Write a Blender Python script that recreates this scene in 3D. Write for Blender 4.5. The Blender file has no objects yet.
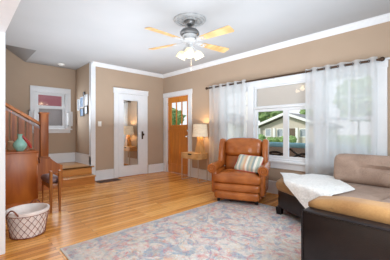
import bpy, bmesh, math, random
from mathutils import Vector, Matrix, noise
random.seed(7)
PI = math.pi
S = bpy.context.scene
C = S.collection

# ------------------------------------------------------------------ camera
cd = bpy.data.cameras.new('camera'); cam = bpy.data.objects.new('camera', cd); C.objects.link(cam)
cam.location = (5.61, -4.13, 1.145)
cam.rotation_euler = (PI/2, 0, math.radians(46.37))
cd.sensor_width = 36; cd.lens = 248/390*36; cd.clip_start = .02
S.camera = cam
# ------------------------------------------------------------------ world, lights, exposure
w = bpy.data.worlds.new('world'); S.world = w; w.use_nodes = True
nt = w.node_tree; nt.nodes.clear()
o_ = nt.nodes.new('ShaderNodeOutputWorld'); b_ = nt.nodes.new('ShaderNodeBackground')
tc = nt.nodes.new('ShaderNodeTexCoord'); sp = nt.nodes.new('ShaderNodeSeparateXYZ'); rp = nt.nodes.new('ShaderNodeValToRGB')
nt.links.new(tc.outputs['Generated'], sp.inputs[0]); nt.links.new(sp.outputs['Z'], rp.inputs[0])
rp.color_ramp.elements[0].position = 0; rp.color_ramp.elements[0].color = (.95, .97, 1, 1)
rp.color_ramp.elements[1].position = .7; rp.color_ramp.elements[1].color = (.62, .78, 1, 1)
nt.links.new(rp.outputs[0], b_.inputs[0]); b_.inputs[1].default_value = .80
nt.links.new(b_.outputs[0], o_.inputs[0])

def area(name, loc, rot, sx, sy, power, col=(1, 1, 1)):
    l = bpy.data.lights.new(name, 'AREA'); l.shape = 'RECTANGLE'; l.size = sx; l.size_y = sy
    l.energy = power; l.color = col
    o = bpy.data.objects.new(name, l); C.objects.link(o); o.location = loc; o.rotation_euler = rot
    return o
# added fill lights, out of view: adjoining room behind the camera, and right-hand wall
area('fill_back_room', (4.4, -6.9, 1.35), (PI/2, 0, PI), 3.6, 2.3, 112, (.80, .91, 1))
area('fill_right_side', (6.12, -2.6, 1.45), (PI/2, 0, PI/2), 1.9, 1.6, 82, (.80, .91, 1))
# daylight coming in through the big window group
area('daylight_front_window', (3.53, .30, 1.35), (-PI/2, 0, 0), 2.7, 1.5, 5, (.80, .91, 1))
# broad fill light added in mid-room, aimed up to brighten the ceiling
area('ceiling_fill', (2.5, -2.0, 1.25), (PI, 0, 0), 4.0, 2.6, 70, (.80, .90, 1))
# daylight of the small stair window
area('daylight_stair_window', (-1.02, -2.53, 1.6), (PI/2, 0, -PI/2), .6, .8, 9, (.85, .93, 1))
sun = bpy.data.lights.new('sun', 'SUN'); sun.energy = 1.9; sun.angle = .1; sun.color = (1, .95, .87)
so = bpy.data.objects.new('sun', sun); C.objects.link(so); so.rotation_euler = (math.radians(52), 0, math.radians(-25))
S.view_settings.view_transform = 'Standard'; S.view_settings.look = 'None'
S.view_settings.gamma = 1; S.view_settings.use_curve_mapping = False
S.view_settings.exposure = 0.50
S.cycles.max_bounces = 10; S.cycles.transparent_max_bounces = 24
S.cycles.diffuse_bounces = 6; S.cycles.sample_clamp_indirect = 6
S.cycles.caustics_reflective = False; S.cycles.caustics_refractive = False
try:
    S.cycles.use_denoising = True
except Exception: pass

# ------------------------------------------------------------------ materials
M = {}
class NT:
    def __init__(s, name):
        s.m = bpy.data.materials.new(name); s.m.use_nodes = True; s.t = s.m.node_tree
        s.b = s.t.nodes['Principled BSDF']; s.out = s.t.nodes['Material Output']; M[name] = s.m
    def n(s, typ, **kw):
        n = s.t.nodes.new('ShaderNode'+typ)
        for k, v in kw.items():
            if k in n.inputs: n.inputs[k].default_value = v
            else: setattr(n, k, v)
        return n
    def l(s, a, b): s.t.links.new(a, b)
    def co(s, scale=(1,1,1), rot=(0,0,0), loc=(0,0,0), kind='Object'):
        t = s.n('TexCoord'); m = s.n('Mapping')
        m.inputs['Scale'].default_value = scale; m.inputs['Rotation'].default_value = rot; m.inputs['Location'].default_value = loc
        s.l(t.outputs[kind], m.inputs[0]); return m.outputs[0]
    def ramp(s, src, stops):
        r = s.n('ValToRGB'); e = r.color_ramp.elements
        e[0].position, e[0].color = stops[0][0], (*stops[0][1], 1)
        e[1].position, e[1].color = stops[1][0], (*stops[1][1], 1)
        for p, c in stops[2:]:
            q = e.new(p); q.color = (*c, 1)
        s.l(src, r.inputs[0]); return r.outputs[0]
    def mix(s, f, a, b, mode='MIX'):
        m = s.n('MixRGB', blend_type=mode)
        for i, v in enumerate((f, a, b)):
            if hasattr(v, 'links'): s.l(v, m.inputs[i])
            elif i == 0: m.inputs[0].default_value = v
            else: m.inputs[i].default_value = (*v, 1)
        return m.outputs[0]
    def math(s, op, a, b=0.0, c=0.0):
        m = s.n('Math', operation=op)
        for i, v in enumerate((a, b, c)):
            if hasattr(v, 'links'): s.l(v, m.inputs[i])
            else: m.inputs[i].default_value = v
        return m.outputs[0]
    def bump(s, h, st=.2, dist=.01):
        b = s.n('Bump'); b.inputs['Strength'].default_value = st; b.inputs['Distance'].default_value = dist
        s.l(h, b.inputs['Height']); s.l(b.outputs[0], s.b.inputs['Normal'])
    def col(s, c): s.l(c, s.b.inputs['Base Color'])
    def r(s, v): s.b.inputs['Roughness'].default_value = v

def plain(name, c, rough=.5, metal=0, var=.06, scale=8, bump=0, spec=None):
    t = NT(name); t.r(rough); t.b.inputs['Metallic'].default_value = metal
    if spec is not None: t.b.inputs['Specular IOR Level'].default_value = spec
    nz = t.n('TexNoise', Scale=scale, Detail=4.0); t.l(t.co(), nz.inputs['Vector'])
    lo = tuple(max(0, x*(1-var)) for x in c); hi = tuple(min(1, x*(1+var)) for x in c)
    t.col(t.ramp(nz.outputs[0], [(.3, lo), (.7, hi)]))
    if bump: t.bump(nz.outputs[0], bump)
    return t
def wood(name, dark, light, rough=.35, scale=(14, 14, 1.2), axis='Z', rot=(0,0,0)):
    t = NT(name); t.r(rough)
    v = t.co(scale, rot)
    a = t.n('TexNoise', Scale=1.6, Detail=6.0, Distortion=.6); t.l(v, a.inputs['Vector'])
    wv = t.n('TexWave', Scale=.7, Distortion=6.0, Detail=3.0); t.l(v, wv.inputs['Vector'])
    f = t.math('ADD', t.math('MULTIPLY', a.outputs[0], .7), t.math('MULTIPLY', wv.outputs['Fac'], .3))
    t.col(t.ramp(f, [(.3, dark), (.7, light)])); t.bump(f, .06)
    return t

plain('wall_paint', (.445, .335, .245), .75, var=.03, scale=2, bump=.02, spec=.3)
plain('ceiling_paint', (.43, .433, .437), .85, var=.03, scale=1.5, spec=.2)
plain('trim_white', (.75, .77, .79), .4, var=.02)
plain('register_brown', (.10, .045, .025), .5)
plain('leg_metal', (.52, .44, .36), .4, .2)
plain('plate_white', (.85, .83, .78), .4, var=.02)
plain('bronze', (.085, .05, .032), .35, .8)
plain('iron', (.03, .025, .022), .5, .6)
plain('chrome', (.7, .7, .68), .25, 1)
plain('pewter', (.20, .20, .20), .35, .7)
plain('fan_white', (.50, .505, .51), .35)
plain('medallion_grey', (.33, .335, .335), .6, var=.12, scale=30)
plain('outdoor_paint', (.62, .56, .47), .7)
plain('house_trim', (.9, .9, .86), .6)
plain('roof_shingle', (.25, .24, .23), .9, var=.3, scale=3)
plain('asphalt', (.28, .28, .29), .9, var=.1)
plain('teal_fabric', (.22, .42, .46), .8, var=.15, scale=12, bump=.2)
plain('porch_boards', (.35, .33, .31), .7)
plain('deck_paint', (.33, .32, .31), .7)
wood('stair_wood', (.32, .080, .010), (.52, .17, .028), .42)
wood('newel_wood', (.24, .060, .010), (.42, .13, .026), .45)
wood('rail_wood', (.14, .030, .010), (.30, .075, .022), .28, rot=(0,0,0))
wood('cabinet_wood', (.32, .070, .007), (.50, .145, .017), .38, scale=(5, 5, 1.2))
wood('door_wood', (.50, .155, .015), (.72, .27, .035), .42)
wood('light_wood', (.55, .30, .11), (.72, .44, .19), .4, scale=(2, 14, 14))
wood('lamp_wood', (.50, .26, .09), (.66, .38, .15), .45, scale=(14, 14, 2))
wood('stool_wood', (.19, .05, .012), (.38, .14, .035), .35)
wood('step_wood', (.42, .16, .035), (.62, .27, .07), .3, scale=(14, 1.2, 14))
wood('tread_wood', (.52, .24, .08), (.70, .38, .15), .3, scale=(14, 1.2, 14))
wood('blade_wood', (.46, .26, .09), (.66, .42, .18), .5, scale=(1.5, 14, 14))

# floor strips running along y
t = NT('floor_strips'); t.r(.27); t.b.inputs['Specular IOR Level'].default_value = .4
v = t.co((1, 1, 1), (0, 0, PI/2))
br = t.n('TexBrick', offset=.37, offset_frequency=2); t.l(v, br.inputs['Vector'])
br.inputs['Scale'].default_value = 1; br.inputs['Brick Width'].default_value = 1.15; br.inputs['Row Height'].default_value = .062
br.inputs['Mortar Size'].default_value = .0018; br.inputs['Mortar Smooth'].default_value = .1
br.inputs['Color1'].default_value = (0, 0, 0, 1); br.inputs['Color2'].default_value = (1, 1, 1, 1); br.inputs['Mortar'].default_value = (0, 0, 0, 1)
g = t.n('TexNoise', Scale=3.0, Detail=6.0, Distortion=.4); t.l(t.co((22, 1.6, 1)), g.inputs['Vector'])
base = t.ramp(br.outputs['Color'], [(0, (.56, .21, .038)), (1, (.98, .53, .17)), (.35, (.74, .31, .065)), (.75, (.87, .41, .10))])
gr = t.ramp(g.outputs[0], [(.3, (.80, .78, .76)), (.7, (1.06, 1.06, 1.06))])
c = t.mix(1.0, base, gr, 'MULTIPLY')
c = t.mix(br.outputs['Fac'], c, (.16, .06, .015))
t.col(c); t.bump(t.math('SUBTRACT', 1, br.outputs['Fac']), .15, .002)

# leather
def leather(name, dk, lt, rough, sc=6, bmp=.25):
    t = NT(name); t.r(rough)
    n1 = t.n('TexNoise', Scale=sc, Detail=5.0); t.l(t.co(), n1.inputs['Vector'])
    v1 = t.n('TexVoronoi', Scale=160.0); t.l(t.co(), v1.inputs['Vector'])
    t.col(t.ramp(n1.outputs[0], [(.3, dk), (.7, lt)]))
    t.bump(t.math('ADD', t.math('MULTIPLY', v1.outputs[0], .3), n1.outputs[0]), bmp, .01)
leather('tan_leather', (.28, .070, .012), (.46, .140, .028), .26)
leather('dark_leather', (.008, .005, .0055), (.015, .010, .010), .33, bmp=.12); M['dark_leather'].node_tree.nodes['Principled BSDF'].inputs['Specular IOR Level'].default_value = .3
leather('stool_leather', (.13, .07, .075), (.22, .13, .13), .5)
# microfibre
def micro(name, dk, lt):
    t = NT(name); t.r(.9)
    n1 = t.n('TexNoise', Scale=5.0, Detail=6.0, Distortion=.7); t.l(t.co(), n1.inputs['Vector'])
    n2 = t.n('TexNoise', Scale=90.0, Detail=2.0); t.l(t.co(), n2.inputs['Vector'])
    f = t.math('ADD', t.math('MULTIPLY', n1.outputs[0], .75), t.math('MULTIPLY', n2.outputs[0], .25))
    t.col(t.ramp(f, [(.35, dk), (.65, lt)])); t.bump(f, .25)
    t.b.inputs['Sheen Weight'].default_value = .08
micro('brown_micro', (.26, .175, .13), (.42, .30, .235))
micro('tan_micro', (.235, .11, .033), (.36, .19, .065))
# throw
t = NT('throw_fabric'); t.r(.95)
vo = t.n('TexVoronoi', Scale=38.0); t.l(t.co(), vo.inputs['Vector'])
t.col(t.ramp(vo.outputs[0], [(0, (.95, .95, .94)), (.9, (.80, .81, .80))])); t.bump(vo.outputs[0], .6, .01)
# sheer curtain
t = NT('sheer_fabric')
tr = t.n('BsdfTransparent'); df = t.n('BsdfDiffuse'); tl = t.n('BsdfTranslucent')
vo = t.n('TexVoronoi', Scale=11.0); t.l(t.co(), vo.inputs['Vector'])
dot = t.math('LESS_THAN', vo.outputs['Distance'], .12)
col = t.mix(dot, (.80, .81, .82), (.66, .67, .69))
t.l(col, df.inputs[0]); t.l(col, tl.inputs[0])
m1 = t.n('MixShader'); m1.inputs[0].default_value = .5; t.l(df.outputs[0], m1.inputs[1]); t.l(tl.outputs[0], m1.inputs[2])
m2 = t.n('MixShader'); t.l(t.math('ADD', .74, t.math('MULTIPLY', dot, .24)), m2.inputs[0]); t.l(tr.outputs[0], m2.inputs[1]); t.l(m1.outputs[0], m2.inputs[2])
t.l(m2.outputs[0], t.out.inputs[0])
# window glass
t = NT('window_glass')
tr = t.n('BsdfTransparent'); gl = t.n('BsdfGlossy'); gl.inputs['Roughness'].default_value = .01
fr = t.n('Fresnel'); fr.inputs['IOR'].default_value = 1.7
ge = t.n('NewGeometry'); m2 = t.n('MixShader'); t.l(t.math('MULTIPLY', fr.outputs[0], t.math('SUBTRACT', 1, ge.outputs['Backfacing'])), m2.inputs[0]); t.l(tr.outputs[0], m2.inputs[1]); t.l(gl.outputs[0], m2.inputs[2])
t.l(m2.outputs[0], t.out.inputs[0])
# mirror
t = NT('mirror_glass'); t.b.inputs['Metallic'].default_value = 1; t.r(.02); t.b.inputs['Base Color'].default_value = (.92, .92, .90, 1)
# light shades
def glow(name, c, e, base=(.9, .85, .75)):
    t = NT(name); t.b.inputs['Base Color'].default_value = (*base, 1)
    t.b.inputs['Emission Color'].default_value = (*c, 1); t.b.inputs['Emission Strength'].default_value = e; t.r(.4)
glow('bulb_glass', (1, .78, .42), .35, (.85, .78, .6))
glow('bulb_glow', (1, .80, .45), 4)
t = NT('lampshade_linen'); t.r(.9)
wv = t.n('TexNoise', Scale=5.0, Detail=3.0); t.l(t.co((2, 2, 40)), wv.inputs['Vector'])
cc = t.ramp(wv.outputs[0], [(.35, (.62, .50, .36)), (.65, (.86, .74, .56))])
t.col(cc); t.l(cc, t.b.inputs['Emission Color']); t.b.inputs['Emission Strength'].default_value = .22
# roller shade
t = NT('roller_shade'); t.r(.9)
v = t.co((1, 1, 1)); sx = t.n('SeparateXYZ'); t.l(v, sx.inputs[0])
wv = t.n('TexWave', Scale=30.0, bands_direction='Z'); t.l(v, wv.inputs['Vector'])
cc = t.ramp(wv.outputs['Fac'], [(0, (.60, .56, .51)), (1, (.66, .62, .56))]); t.col(cc)
tl = t.n('BsdfTranslucent'); t.l(cc, tl.inputs[0]); m2 = t.n('MixShader'); m2.inputs[0].default_value = .08; t.l(t.b.outputs[0], m2.inputs[1]); t.l(tl.outputs[0], m2.inputs[2]); t.l(m2.outputs[0], t.out.inputs[0])
# striped pillow
t = NT('striped_fabric'); t.r(.9)
v = t.co((1, 1, 1)); sx = t.n('SeparateXYZ'); t.l(v, sx.inputs[0])
f = t.math('FRACT', t.math('MULTIPLY_ADD', sx.outputs[0], 2.18, .5))
r = t.n('ValToRGB'); r.color_ramp.interpolation = 'CONSTANT'; t.l(f, r.inputs[0])
cs = [(.72,.70,.62),(.40,.45,.36),(.70,.68,.60),(.36,.44,.45),(.62,.55,.40),(.66,.42,.28),(.75,.72,.64),(.38,.42,.38),(.55,.50,.38),(.30,.36,.36),(.72,.70,.62),(.42,.48,.42),(.70,.66,.58)]
e = r.color_ramp.elements
e[0].position = 0; e[0].color = (*cs[0], 1); e[1].position = 1/13; e[1].color = (*cs[1], 1)
for i in range(2, 13):
    q = e.new(i/13); q.color = (*cs[i], 1)
t.col(r.outputs[0])
plain('red_piping', (.42, .05, .035), .8)
# vase
plain('celadon_glaze', (.30, .58, .50), .18, var=.12, scale=10)
plain('red_glaze', (.5, .04, .03), .3)
plain('shell_tan', (.62, .45, .30), .6, var=.2)
plain('basket_linen', (.80, .72, .68), .9, var=.1, scale=10, bump=.2)
# rug
t = NT('rug_pile'); t.r(1)
v = t.co()
n1 = t.n('TexNoise', Scale=4.3, Detail=8.0, Roughness=.75, Distortion=1.4); t.l(v, n1.inputs['Vector'])
n2 = t.n('TexNoise', Scale=5.0, Detail=8.0, Roughness=.8, Distortion=1.8); t.l(t.co(loc=(5, 3, 0)), n2.inputs['Vector'])
n3 = t.n('TexNoise', Scale=8.0, Detail=7.0, Roughness=.8, Distortion=2.0); t.l(t.co(loc=(-4, 8, 0)), n3.inputs['Vector'])
n4 = t.n('TexNoise', Scale=26.0, Detail=5.0, Roughness=.8); t.l(v, n4.inputs['Vector'])
vor = t.n('TexVoronoi', Scale=3.4, feature='SMOOTH_F1'); t.l(t.mix(.18, v, n1.outputs['Color']), vor.inputs['Vector'])
ring = t.math('FRACT', t.math('MULTIPLY', vor.outputs['Distance'], 5.2))
c = t.mix(t.ramp(n4.outputs[0], [(.35, (0,0,0)), (.65, (1,1,1))]), (.63, .60, .56), (.84, .80, .75))
cream = c
def mask(src, a, b): return t.ramp(src, [(a, (0,0,0)), (b, (1,1,1))])
n5 = t.n('TexNoise', Scale=55.0, Detail=3.0, Roughness=.8); t.l(v, n5.inputs['Vector'])
speck = t.math('ADD', .50, t.math('MULTIPLY', mask(n4.outputs[0], .42, .56), .50))
c = t.mix(t.math('MULTIPLY', mask(n1.outputs[0], .515, .56), t.math('MULTIPLY', speck, .80)), c, (.15, .31, .48))
c = t.mix(t.math('MULTIPLY', mask(n2.outputs[0], .54, .58), t.math('MULTIPLY', speck, .80)), c, (.68, .17, .20))
c = t.mix(t.math('MULTIPLY', mask(n3.outputs[0], .55, .59), t.math('MULTIPLY', speck, .75)), c, (.75, .40, .18))
mr = t.math('MULTIPLY', mask(ring, .74, .86), t.math('MULTIPLY', mask(n4.outputs[0], .38, .55), .6))
c = t.mix(mr, c, t.mix(mask(n2.outputs[0], .45, .52), (.22, .32, .46), (.60, .25, .27)))
vc = t.n('TexVoronoi', Scale=26.0); t.l(t.mix(.05, v, n4.outputs['Color']), vc.inputs['Vector'])
sc_ = t.n('SeparateXYZ'); t.l(vc.outputs['Color'], sc_.inputs[0])
pal = t.ramp(sc_.outputs[0], [(0, (.16, .30, .46)), (.22, (.82, .78, .73)), (.5, (.72, .26, .26)), (.62, (.84, .80, .74)), (.85, (.72, .46, .20)), (1, (.30, .42, .50))])
c = t.mix(t.math('MULTIPLY', mask(n5.outputs[0], .40, .60), .36), c, pal)
c = t.mix(t.math('MULTIPLY', mask(n5.outputs[0], .60, .75), .7), c, (.84, .82, .79))
# border band: a bluish stripe inside a cream edge
sx = t.n('SeparateXYZ'); t.l(v, sx.inputs[0])
ex = t.math('SUBTRACT', 1.45, t.math('ABSOLUTE', sx.outputs[0])); ey = t.math('SUBTRACT', 1.34, t.math('ABSOLUTE', sx.outputs[1]))
ed = t.math('MINIMUM', ex, ey)
band = t.ramp(ed, [(.02, (0,0,0)), (.04, (.38,.38,.38)), (.09, (.25,.25,.25)), (.11, (0,0,0)), (.26, (0,0,0)), (.28, (.4,.4,.4)), (.31, (0,0,0))])
bm_ = t.math('MULTIPLY', band, mask(n4.outputs[0], .35, .55))
c = t.mix(bm_, c, (.24, .36, .46))
c = t.mix(t.ramp(ed, [(.015, (1,1,1)), (.022, (0,0,0))]), c, (.70, .68, .66))
t.col(c); t.bump(n4.outputs[0], .4, .01)
# outdoors
t = NT('leaves'); t.r(.8)
n1 = t.n('TexNoise', Scale=3.0, Detail=8.0, Roughness=.8); t.l(t.co(), n1.inputs['Vector'])
t.col(t.ramp(n1.outputs[0], [(.35, (.06, .13, .03)), (.65, (.34, .50, .18))]))
plain('grass_green', (.22, .34, .12), .9, var=.3, scale=2)
wood('bark', (.10, .07, .05), (.22, .17, .12), .9)
t = NT('red_siding'); t.r(.8)
wv = t.n('TexBrick'); t.l(t.co((1, 1, 1), (PI/2, 0, PI/2)), wv.inputs['Vector'])
wv.inputs['Scale'].default_value = 1; wv.inputs['Brick Width'].default_value = 6; wv.inputs['Row Height'].default_value = .13; wv.inputs['Mortar Size'].default_value = .008
wv.inputs['Color1'].default_value = (.72, .27, .31, 1); wv.inputs['Color2'].default_value = (.76, .30, .34, 1); wv.inputs['Mortar'].default_value = (.50, .16, .19, 1)
t.col(wv.outputs[0])
t = NT('screen_mesh'); t.r(.8)
v = t.co()
ch = t.n('TexChecker', Scale=45.0); t.l(v, ch.inputs[0]); ch.inputs[1].default_value = (.36, .34, .35, 1); ch.inputs[2].default_value = (.50, .49, .50, 1)
t.col(ch.outputs[0])
t = NT('wicker'); t.r(.6)
wv = t.n('TexBrick'); t.l(t.co((1, 1, 1), (PI/2, 0, 0)), wv.inputs['Vector'])
wv.inputs['Scale'].default_value = 30
wv.inputs['Color1'].default_value = (.42, .30, .22, 1); wv.inputs['Color2'].default_value = (.34, .24, .17, 1); wv.inputs['Mortar'].default_value = (.16, .10, .07, 1)
t.col(wv.outputs[0])
plain('photo_blue', (.16, .27, .45), .3, var=.5, scale=20)
plain('photo_grey', (.40, .45, .50), .3, var=.5, scale=25)
plain('photo_pale', (.62, .66, .70), .3, var=.3, scale=20)
plain('frame_black', (.03, .03, .035), .4)

# ------------------------------------------------------------------ mesh helpers
def new(): return bmesh.new()
def finish(name, bm, mat, parent=None, smooth=True, ang=38):
    bmesh.ops.recalc_face_normals(bm, faces=bm.faces)
    if smooth:
        for f in bm.faces: f.smooth = True
        for e in bm.edges:
            if len(e.link_faces) == 2 and e.calc_face_angle(0) > math.radians(ang): e.smooth = False
    me = bpy.data.meshes.new(name); bm.to_mesh(me); bm.free()
    me.materials.append(M[mat])
    o = bpy.data.objects.new(name, me); C.objects.link(o)
    if parent: o.parent = parent
    return o
def box(bm, x0, x1, y0, y1, z0, z1, bev=0, rot=None, piv=None):
    r = bmesh.ops.create_cube(bm, size=1)['verts']
    for v in r: v.co = Vector(((x0+x1)/2+v.co.x*(x1-x0), (y0+y1)/2+v.co.y*(y1-y0), (z0+z1)/2+v.co.z*(z1-z0)))
    if bev:
        es = list({e for v in r for e in v.link_edges})
        g = bmesh.ops.bevel(bm, geom=es, offset=bev, segments=2, affect='EDGES', profile=.5)
        r = list({v for f in g['faces'] for v in f.verts} | {v for v in r if v.is_valid})
    if rot is not None:
        p = Vector(piv)
        for v in r: v.co = rot @ (v.co-p) + p
    return r
def cushion(bm, c, s, r, n=8, f=None, rot=None):
    """rounded box, centre c, full size s, corner radius r; f deforms local unit coords"""
    hx, hy, hz = s[0]/2, s[1]/2, s[2]/2
    b = bmesh.new(); bmesh.ops.create_cube(b, size=2)
    bmesh.ops.subdivide_edges(b, edges=b.edges, cuts=n, use_grid_fill=True)
    mp = {}
    for v in b.verts:
        u = v.co.copy()
        # concentrate samples near the edges
        q = Vector([math.copysign(1-(1-abs(a))**1.5 if abs(a) < 1 else 1, a) for a in u])
        p = Vector((q.x*hx, q.y*hy, q.z*hz))
        k = Vector((max(-hx+r, min(hx-r, p.x)), max(-hy+r, min(hy-r, p.y)), max(-hz+r, min(hz-r, p.z))))
        d = p-k
        if d.length > 1e-9: p = k + d.normalized()*r
        if f: p = f(p, (p.x/hx, p.y/hy, p.z/hz))
        if rot: p = rot @ p
        mp[v] = bm.verts.new(p+Vector(c))
    for fc in b.faces: bm.faces.new([mp[v] for v in fc.verts])
    b.free()
def cyl(bm, p0, p1, r0, r1=None, seg=16, cap=True):
    p0 = Vector(p0); p1 = Vector(p1); r1 = r0 if r1 is None else r1
    d = (p1-p0).normalized(); a = d.orthogonal().normalized(); b = d.cross(a)
    A = [bm.verts.new(p0+(a*math.cos(t)+b*math.sin(t))*r0) for t in [2*PI*i/seg for i in range(seg)]]
    B = [bm.verts.new(p1+(a*math.cos(t)+b*math.sin(t))*r1) for t in [2*PI*i/seg for i in range(seg)]]
    for i in range(seg): bm.faces.new((A[i], A[(i+1)%seg], B[(i+1)%seg], B[i]))
    if cap: bm.faces.new(A[::-1]); bm.faces.new(B)
def tube(bm, pts, r, seg=8, closed=False):
    pts = [Vector(p) for p in pts]; n = len(pts); rings = []; pa = None
    for i, p in enumerate(pts):
        if closed: d = (pts[(i+1)%n]-pts[i-1]).normalized()
        else: d = (pts[min(i+1, n-1)]-pts[max(i-1, 0)]).normalized()
        a = d.orthogonal().normalized() if pa is None else (pa-d*pa.dot(d)).normalized()
        pa = a; b = d.cross(a); rr = r(i/(n-1)) if callable(r) else r
        rings.append([bm.verts.new(p+(a*math.cos(t)+b*math.sin(t))*rr) for t in [2*PI*k/seg for k in range(seg)]])
    for i in range(n if closed else n-1):
        A, B = rings[i], rings[(i+1)%n]
        for k in range(seg): bm.faces.new((A[k], A[(k+1)%seg], B[(k+1)%seg], B[k]))
    if not closed: bm.faces.new(rings[0][::-1]); bm.faces.new(rings[-1])
def lathe(bm, prof, c=(0,0,0), seg=28, sx=1, sy=1):
    c = Vector(c); rings = []
    for r, z in prof:
        if r < 1e-5: rings.append([bm.verts.new(c+Vector((0,0,z)))])
        else: rings.append([bm.verts.new(c+Vector((r*sx*math.cos(2*PI*i/seg), r*sy*math.sin(2*PI*i/seg), z))) for i in range(seg)])
    for A, B in zip(rings, rings[1:]):
        for i in range(seg):
            j = (i+1)%seg
            if len(A) == 1 and len(B) == 1: continue
            if len(A) == 1: bm.faces.new((A[0], B[j], B[i]))
            elif len(B) == 1: bm.faces.new((A[i], A[j], B[0]))
            else: bm.faces.new((A[i], A[j], B[j], B[i]))
def prism(bm, poly, axis, a0, a1, bev=0, seg=3):
    """poly: 2-D points; axis 'x' -> poly is (y,z); 'y' -> (x,z); 'z' -> (x,y)"""
    def P(p, a): return {'x': (a, p[0], p[1]), 'y': (p[0], a, p[1]), 'z': (p[0], p[1], a)}[axis]
    A = [bm.verts.new(P(p, a0)) for p in poly]; B = [bm.verts.new(P(p, a1)) for p in poly]
    n = len(poly); fs = [bm.faces.new(A), bm.faces.new(B[::-1])]
    for i in range(n): fs.append(bm.faces.new((A[i], B[i], B[(i+1)%n], A[(i+1)%n])))
    bmesh.ops.recalc_face_normals(bm, faces=fs)
    if bev:
        es = [e for e in fs[0].edges]+[e for e in fs[1].edges]
        bmesh.ops.bevel(bm, geom=es, offset=bev, segments=seg, affect='EDGES', profile=.5)
def roundpoly(pts, rads, seg=6):
    out = []; n = len(pts)
    for i in range(n):
        p = Vector(pts[i]); r = rads[i] if isinstance(rads, (list, tuple)) else rads
        if r <= 0: out.append(tuple(p)); continue
        a = (Vector(pts[i-1])-p).normalized(); b = (Vector(pts[(i+1)%n])-p).normalized()
        for k in range(seg+1):
            u = k/seg; q = p + a*r*(1-u)**2 + b*r*u**2
            out.append(tuple(q))
    return out
def tag(o, label, cat, group=None):
    o['label'] = label; o['category'] = cat
    if group: o['group'] = group
    return o
def thing(name, label, cat, loc=(0,0,0), rz=0, group=None):
    o = bpy.data.objects.new(name, None); C.objects.link(o); o.location = loc; o.rotation_euler = (0, 0, rz)
    o.empty_display_size = .1
    return tag(o, label, cat, group)
def struct(name, bm, mat, parent=None, smooth=False):
    o = finish(name, bm, mat, parent, smooth)
    if parent is None: o['kind'] = 'structure'
    return o
def struct_empty(name, loc=(0,0,0)):
    o = bpy.data.objects.new(name, None); C.objects.link(o); o.location = loc; o['kind'] = 'structure'; return o
def ico(bm, c, r, sub=2, sc=(1,1,1), amp=0, fr=1):
    g = bmesh.ops.create_icosphere(bm, subdivisions=sub, radius=1)['verts']
    for v in g:
        d = v.co.normalized()
        k = r*(1+amp*noise.noise(d*fr+Vector(c)))
        v.co = Vector(c)+Vector((d.x*k*sc[0], d.y*k*sc[1], d.z*k*sc[2]))

H = 2.67; XR = 6.2; YO = -3.84; YC = -1.98; XA = -1.04; XS = .07
# ------------------------------------------------------------------ structure
bm = new(); box(bm, -.15, XR+.15, -7.2, .15, -.12, 0); struct('floor', bm, 'floor_strips')
bm = new()
prism(bm, [(XS, -7.2), (XR+.15, -7.2), (XR+.15, .15), (-.15, .15), (-.15, YC+.12), (XA-.15, YC+.12), (XA-.15, -3.05), (XS, -3.05)], 'z', H, H+.12)
struct('ceiling', bm, 'ceiling_paint')
bm = new(); prism(bm, [(-3.05, H), (-4.6, H+1.05), (-4.6, H+1.17), (-3.05, H+.12)], 'x', XA-.15, XS); struct('ceiling_stair', bm, 'ceiling_paint')
# window wall with front door opening and the triple window opening
bm = new()
DX0, DX1, DZ = .15, 1.05, 2.035
WX0, WX1, WZ0, WZ1 = 2.17, 4.88, .60, 1.99
box(bm, -.15, DX0, 0, .15, 0, H); box(bm, DX0, DX1, 0, .15, DZ, H); box(bm, DX1, WX0, 0, .15, 0, H)
box(bm, WX0, WX1, 0, .15, WZ1, H); box(bm, WX0, WX1, 0, .15, 0, WZ0); box(bm, WX1, XR+.15, 0, .15, 0, H)
struct('wall_front', bm, 'wall_paint')
bm = new(); box(bm, -.15, 0, YC, 0, 0, H); struct('wall_back', bm, 'wall_paint')
bm = new(); box(bm, XA-.15, -.15, YC, YC+.12, 0, H); struct('wall_alcove', bm, 'wall_paint')
AY0, AY1, AZ0, AZ1 = -2.85, -2.21, 1.18, 2.04
bm = new()
box(bm, XA-.15, XA, -4.6, AY0, 0, 3.9); box(bm, XA-.15, XA, AY0, AY1, 0, AZ0); box(bm, XA-.15, XA, AY0, AY1, AZ1, H); box(bm, XA-.15, XA, AY1, YC, 0, H)
struct('wall_stair', bm, 'wall_paint')
bm = new(); box(bm, XA-.15, XS+.18, -4.75, -4.6, 0, 3.9); struct('wall_stair_end', bm, 'wall_paint')
bm = new(); box(bm, XS, XS+.18, -4.6, YO, 0, 3.9); struct('wall_stair_side', bm, 'wall_paint')
bm = new(); box(bm, XS+.18, 2.72, YO-.17, YO, 0, H); box(bm, 2.72, XR, YO-.17, YO, 2.055, H); struct('wall_left', bm, 'wall_paint')
bm = new(); box(bm, XR, XR+.15, -7.2, 0, 0, H); struct('wall_right', bm, 'wall_paint')
bm = new(); box(bm, XS+.18, XR+.15, -7.35, -7.2, 0, H); struct('wall_adjoining', bm, 'wall_paint')
bm = new(); box(bm, XS+.03, XS+.18, -7.2, -4.75, 0, H); struct('wall_adjoining_side', bm, 'wall_paint')
# opening jamb lining and casings of the cased opening next to the camera
bm = new(); box(bm, 2.715, 2.735, YO-.19, YO+.02, 0, 2.055); box(bm, 2.715, XR, YO-.19, YO+.02, 2.04, 2.06)
box(bm, 2.60, 2.725, YO, YO+.025, 0, 2.16, .004); box(bm, 2.60, XR, YO, YO+.025, 2.05, 2.16, .004)
struct('trim_1', bm, 'trim_white')
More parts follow.
